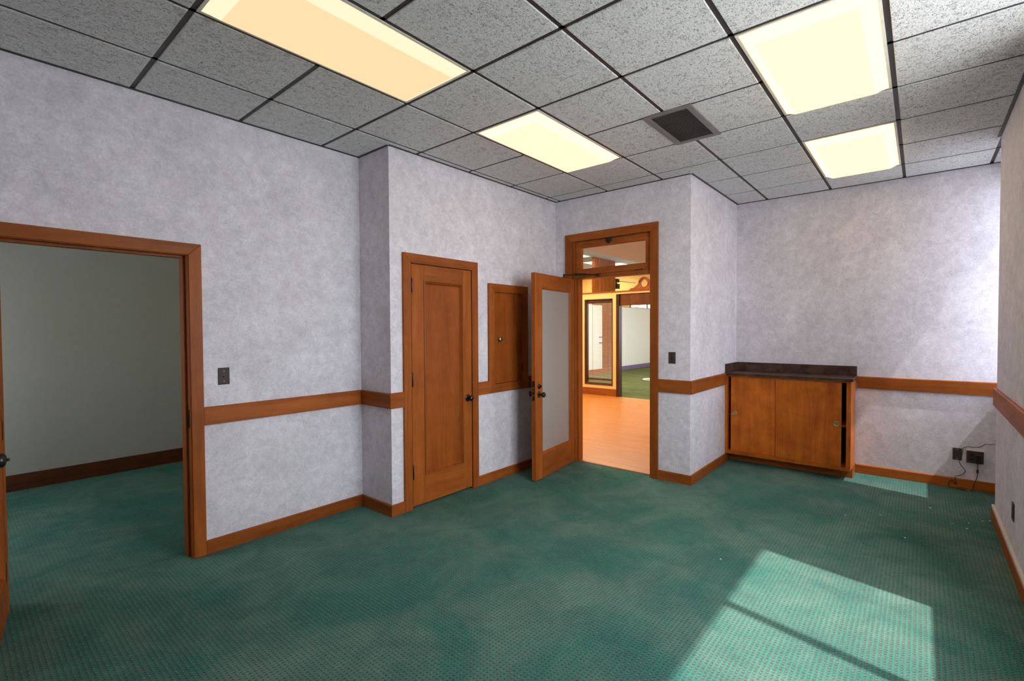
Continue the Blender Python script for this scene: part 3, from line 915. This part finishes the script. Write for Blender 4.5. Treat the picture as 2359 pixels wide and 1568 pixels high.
bm = bm_new(); add_tube(bm, [FR.p(*q) for q in ((-.60, .45, .004), (-.53, .449, .004), (-.496, .441, .004), (-.463, .439, .004), (-.420, .405, .004), (-.325, .392, .004), (-.312, .340, .009), (-.297, .269, .009), (-.290, .244, .005), (-.310, .205, .004), (-.332, .170, .004), (-.311, .131, .004), (-.266, .110, .006), (-.262, .090, .02), (-.268, .035, .022), (-.250, .060, .022), (-.236, .071, .022), (-.218, .040, .022), (-.222, .006, .028), (-.27, .006, .05), (-.31, .006, .075), (-.335, .010, .05), (-.30, .016, .04), (-.27, .010, .065), (-.32, .006, .10), (-.35, .005, .09))], .0022, 6, 4)
tag(done('thin_cable', bm, BLACK, smooth=True), 'thin black cable wandering down the wall past the blank plate', 'cable')

# ================================================================== CEILING LIGHTS AND VENT
LBL = ['large fluorescent ceiling panel nearest the wide doorway, glowing a softer amber', 'fluorescent ceiling panel in line between the doorway panel and the closet wall', 'large bright fluorescent ceiling panel beyond the vent on the window side', 'bright fluorescent ceiling panel above the low cabinet side', 'unseen fluorescent ceiling panel added over the middle of the window side']
for (lx, ly, kd), lb in zip(LIGHTS, LBL):
    t = thing('ceiling_light', lb, 'ceiling light', (lx + .61, ly + .305, H - .05), group='recessed fluorescent panels')
    a, b, c, d = lx + g, lx + 1.22 - g, ly + g, ly + .61 - g
    bm = bm_new(); add_frame(bm, FC, a, b, c, d, [(0, -.01), (0, .004), (.014, .004), (.014, -.01), (0, -.01)])
    done('frame', bm, CREAM, t)
    bm = bm_new()
    add_frame(bm, FC, a + .015, b - .015, c + .015, d - .015, [(0, .002), (.010, .006), (.062, .042)], cap=True)
    bm.faces.ensure_lookup_table()
    for f in bm.faces:
        f.material_index = 0 if abs(f.calc_center_median().z - (H - .042)) < 1e-4 else 1
    done('diffuser', bm, None, t, mats={'A': [LENS_A, LENS_A2], 'B': [LENS_B, LENS_B2], 'C': [LENS_C, LENS_C2]}[kd])

vt = thing('air_vent', 'square dark bronze louvred air vent in the ceiling', 'vent', (3.51, 1.335, H - .02))
vx0, vx1, vy0, vy1 = VENT_R
bm = bm_new(); add_frame(bm, FC, vx0, vx1, vy0, vy1, [(0, .004), (0, .010), (.004, .013), (.040, .013), (.044, .008), (.044, .0045)])
done('frame', bm, VENT, vt)
box('backing', FC, vx0 + .02, vx1 - .02, vy0 + .02, vy1 - .02, .0042, .0048, VOID, vt)
ns = 30
sm = None
for k in range(ns):
    x = vx0 + .046 + (vx1 - vx0 - .092) * (k + .5) / ns
    fs = Fr((x, 0, H - .0095), (math.cos(.3), 0, math.sin(.3)), (0, 1, 0), (-math.sin(.3), 0, math.cos(.3)))
    if sm is None:
        o = box('slat', fs, -.0082, .0082, vy0 + .043, vy1 - .043, -.0006, .0006, VENT, vt)
        sm, base, x_first = o.data, o.location.copy(), x
    else:
        o = bpy.data.objects.new('slat', sm); COL.objects.link(o); o.parent = vt
        o.location = base + Vector((x - x_first, 0, 0))

# ================================================================== HALL AND THE OFFICE ACROSS IT
FH = Fr((9.70, 0, 0), (0, 1, 0), (0, 0, 1), (-1, 0, 0))
pt = thing('hall_partition', 'yellow partition with a dark framed interior window and wooden base', 'partition', (9.75, 6.2, 0))
bm = wall_bm(FH, 5.17, 8.6, .16, 2.285, .10, [(5.26, 5.985, .235, 2.195)])
add_box(bm, FH, 3.2, 5.17, 2.285, 2.33, -.10, 0); add_box(bm, FH, 5.17, 8.6, 2.285, 2.33, -.10, 0)
done('panel', bm, YELLOW, pt)
box('base', FH, 5.17, 8.6, 0, .155, -.10, .012, W_Y, pt)
box('cap', FH, 3.2, 8.6, 2.33, 2.352, -.12, .02, W_Y, pt)
bm = bm_new(); add_frame(bm, FH, 5.26, 5.985, .235, 2.195, [(0, -.10), (0, .010), (.012, .012), (.045, -.03), (.045, -.10), (0, -.10)])
wf = done('window_frame', bm, W_DARK, pt)
box('window_pane', FH, 5.305, 5.94, .28, 2.15, -.052, -.048, GLASS, wf)
bl = thing('window_blind', 'slatted brown blind hanging in the interior window across the hall', 'blind', (9.79, 5.62, .35))
box('head_rail', FH, 5.31, 5.935, 2.105, 2.145, -.098, -.066, W_DARK, bl)
box('bottom_rail', FH, 5.31, 5.935, .335, .375, -.094, -.070, W_DARK, bl)
sm = None
nsl = 62
for k in range(nsl):
    z = .40 + (2.09 - .40) * k / (nsl - 1)
    if sm is None:
        o = box('slat', FH, 5.312, 5.933, z, z + .0022, -.094, -.070, PARTITION, bl)
        sm, base, zf = o.data, o.location.copy(), z
    else:
        o = bpy.data.objects.new('slat', sm); COL.objects.link(o); o.parent = bl
        o.location = base + Vector((0, 0, z - zf))
for u in (5.42, 5.82):
    box('ladder_cord', FH, u - .002, u + .002, .37, 2.11, -.084, -.081, W_DARK, bl)
# doorway of the partition: jamb and header
dw = thing('door_4', 'dark wooden doorway with a deep header in the yellow partition', 'door', (9.75, 4.6, 0), kind='structure')
box('jamb', FH, 5.095, 5.169, 0, 2.284, -.12, .014, W_DARK, dw)
box('jamb', FH, 3.86, 3.93, 0, 2.284, -.12, .014, W_DARK, dw)
box('header', FH, 3.93, 5.095, 2.025, 2.284, -.07, -.03, W_HEAD, dw)
bm = wall_bm(FH, 1.845, 3.86, 0, 2.285, .10)
struct(done('wall_partition_right', bm, YELLOW), 'yellow partition wall right of the far doorway', 'wall')
# carved pediment on the partition cap
pd = thing('carved_pediment', 'carved wooden pediment with a round hole on top of the yellow partition', 'ornament', (9.74, 4.52, 2.352))
cyp, czp = 4.52, 2.488


def ped_side(sgn):
    pts = [(cyp + sgn * .40, 2.3525), (cyp + sgn * .36, 2.362), (cyp + sgn * .335, 2.378), (cyp + sgn * .31, 2.396), (cyp + sgn * .285, 2.398), (cyp + sgn * .27, 2.392), (cyp + sgn * .25, 2.400), (cyp + sgn * .20, 2.436), (cyp + sgn * .145, 2.476), (cyp + sgn * .150, 2.500), (cyp + sgn * .125, 2.492)]
    return pts


SEG = 28
bm = bm_new()
outer = ped_side(1) + [(cyp + .122 * math.cos(t), czp + .01 + .122 * math.sin(t)) for t in [math.pi * k / SEG + .06 * (1 - 2 * k / SEG) for k in range(SEG + 1)]] + ped_side(-1)[::-1]
half = len(outer) // 2
# ring hole: strips from the outline to the hole
hole = [(cyp + .078 * math.cos(t), czp + .078 * math.sin(t)) for t in [math.radians(-80) + math.radians(340) * k / (len(outer) - 1) for k in range(len(outer))]]
for k in range(len(outer) - 1):
    add_poly(bm, FH, [outer[k], outer[k + 1], hole[k + 1], hole[k]], -.05, -.02)
add_poly(bm, FH, [outer[0], hole[0], hole[-1], outer[-1]], -.05, -.02)
done('carved_board', bm, W_Y, pd)
bm = bm_new()
for r0, r1, n1 in ((.105, .130, .0), (.078, .090, -.012)):
    a0, a1 = (.05, math.pi - .05) if r0 > .1 else (0, 2 * math.pi)
    ks = 30
    for k in range(ks):
        t0, t1 = a0 + (a1 - a0) * k / ks, a0 + (a1 - a0) * (k + 1) / ks
        add_poly(bm, FH, [(cyp + r * math.cos(t), czp + (.01 if r0 > .1 else 0) + r * math.sin(t)) for r, t in ((r0, t0), (r1, t0), (r1, t1), (r0, t1))], -.02, n1)
done('arch_moulding', bm, W_Y, pd)

# fluted column
cl_ = thing('fluted_column', 'tall fluted reddish wooden column rising to the far ceiling', 'column', (15.0, 8.65, 0))
box('core', WLD, 14.30, 15.70, 8.42, 8.54, 0, 3.945, W_PANEL, cl_)
fm = None
for k in range(14):
    x = 14.33 + k * .1
    if fm is None:
        o = box('flute', WLD, x, x + .062, 8.40, 8.42, .16, 3.94, W_Z, cl_)
        fm, base = o.data, o.location.copy()
    else:
        o = bpy.data.objects.new('flute', fm); COL.objects.link(o); o.parent = cl_
        o.location = base + Vector((.1 * k, 0, 0))
box('plinth', WLD, 14.26, 15.74, 8.385, 8.56, 0, .16, W_X, cl_)
# low office partitions beside the column
FQ = Fr((0, 8.33, 0), (1, 0, 0), (0, 0, 1), (0, -1, 0))
pa = thing('office_divider', 'off-white office divider with brown base left of the fluted column', 'divider', (13.0, 8.36, 0))
box('panel', FQ, 11.2, 14.62, .16, 2.32, -.04, 0, PARTITION, pa)
box('base', FQ, 11.2, 14.62, 0, .16, -.04, .01, W_X, pa)
for z in (1.237, 1.04):
    box('hook_rail', FQ, 14.41, 14.62, z - .012, z + .012, 0, .03, BLACK, pa)
pb = thing('office_divider', 'off-white office divider with violet base right of the fluted column', 'divider', (17.4, 8.36, 0))
box('panel', FQ, 15.76, 19.15, .15, 2.32, -.04, 0, PARTITION, pb)
box('base', FQ, 15.76, 19.15, 0, .15, -.04, .01, PURPLE, pb)
box('top_cap', FQ, 15.76, 19.15, 2.32, 2.34, -.05, .01, BRONZE, pb)
# small black speaker on the column
sp = thing('wall_speaker', 'small black bracketed speaker mounted beside the fluted column', 'speaker', (15.8, 8.36, 2.95))
box('body', WLD, 15.70, 15.90, 8.33, 8.43, 2.96, 3.14, BLACK, sp, .01)
box('bracket', WLD, 15.70, 15.90, 8.35, 8.41, 3.20, 3.32, BLACK, sp)
box('arm', WLD, 15.70, 15.76, 8.37, 8.40, 3.14, 3.20, BLACK, sp)
bm = bm_new(); add_tube(bm, [(15.9, 8.35, 3.24), (16.6, 8.35, 3.25), (17.2, 8.35, 3.27)], .012, 6, 0)
done('rod', bm, BLACK, sp)
# loop of pale cord on the far carpet
bm = bm_new(); add_tube(bm, [(13.45 + .22 * math.cos(t), 6.05 + .22 * math.sin(t), .02) for t in [2 * math.pi * k / 16 for k in range(16)]], .018, 6, 2)
tag(done('cord_loop', bm, WHITE_PAPER, smooth=True), 'loop of pale cord lying on the olive carpet across the hall', 'cord')
# lamps of the hall: the three seen through the transom, and unseen ones added to light the hall and office
HL = [(13.3, 14.05, 8.42, 9.64, 'warm ceiling panel left of the fluted column seen through the transom'), (15.1, 16.25, 8.98, 9.45, 'warm ceiling panel just behind the fluted column'), (16.1, 16.9, 8.40, 8.95, 'small warm ceiling panel right of the fluted column'),
      (5.6, 8.6, 4.6, 7.6, 'large unseen warm panel added to light the hall'), (10.6, 13.2, 5.0, 7.6, 'unseen warm panel added to light the office across the hall'), (16.6, 18.6, 9.6, 11.4, 'unseen warm panel added to light the far part of that office')]
for a, b, c, d, lb in HL:
    t = thing('hall_light', lb, 'ceiling light', ((a + b) / 2, (c + d) / 2, 3.90), group='warm panels in the hall ceiling')
    fh = Fr((0, 0, 3.95), (1, 0, 0), (0, 1, 0), (0, 0, -1))
    bm = bm_new(); add_frame(bm, fh, a, b, c, d, [(0, .0005), (0, .02), (.03, .02), (.03, .0005)])
    done('frame', bm, CREAM, t)
    box('diffuser', fh, a + .03, b - .03, c + .03, d - .03, .004, .012, HALL_LAMP, t)

t = thing('side_room_fill', 'small unseen warm fill panel added in the side room beyond the doorway', 'ceiling light', (2.0, 5.0, 2.70))  # added out of view to warm the right side of the side room
fh = Fr((0, 0, 2.75), (1, 0, 0), (0, 1, 0), (0, 0, -1))
bm = bm_new(); add_frame(bm, fh, 1.85, 2.15, 4.85, 5.15, [(0, .0005), (0, .03), (.02, .03), (.02, .0005)])
done('frame', bm, BRONZE, t)
box('diffuser', fh, 1.87, 2.13, 4.87, 5.13, .004, .024, emit('side_room_fill_lens', (1.0, .60, .16), 9.0), t)

# ================================================================== SCRAPS ON THE CARPET
for k, (x, y, s) in enumerate([(5.309, -.077, .016), (4.858, .232, .009), (4.669, .448, .009), (4.931, -.282, .008), (5.196, -.384, .010), (4.436, .069, .010), (3.262, .983, .009), (5.241, -.426, .009), (4.99, -.20, .008), (5.08, -.30, .007)]):
    bm = bm_new()
    n = 6
    q = [(x + s * (.6 + .5 * random.random()) * math.cos(6.283 * i / n), y + s * (.6 + .5 * random.random()) * math.sin(6.283 * i / n)) for i in range(n)]
    q = [(x + (a - x) * .7, y + (b - y) * .7) for a, b in q]
    add_hull(bm, [Vector((a, b, .001)) for a, b in q], [Vector((a, b, .003 + .003 * random.random())) for a, b in q])
    tag(done('paper_scrap', bm, WHITE_PAPER), 'tiny white scrap lying on the green carpet', 'scrap', 'white scraps on the carpet')
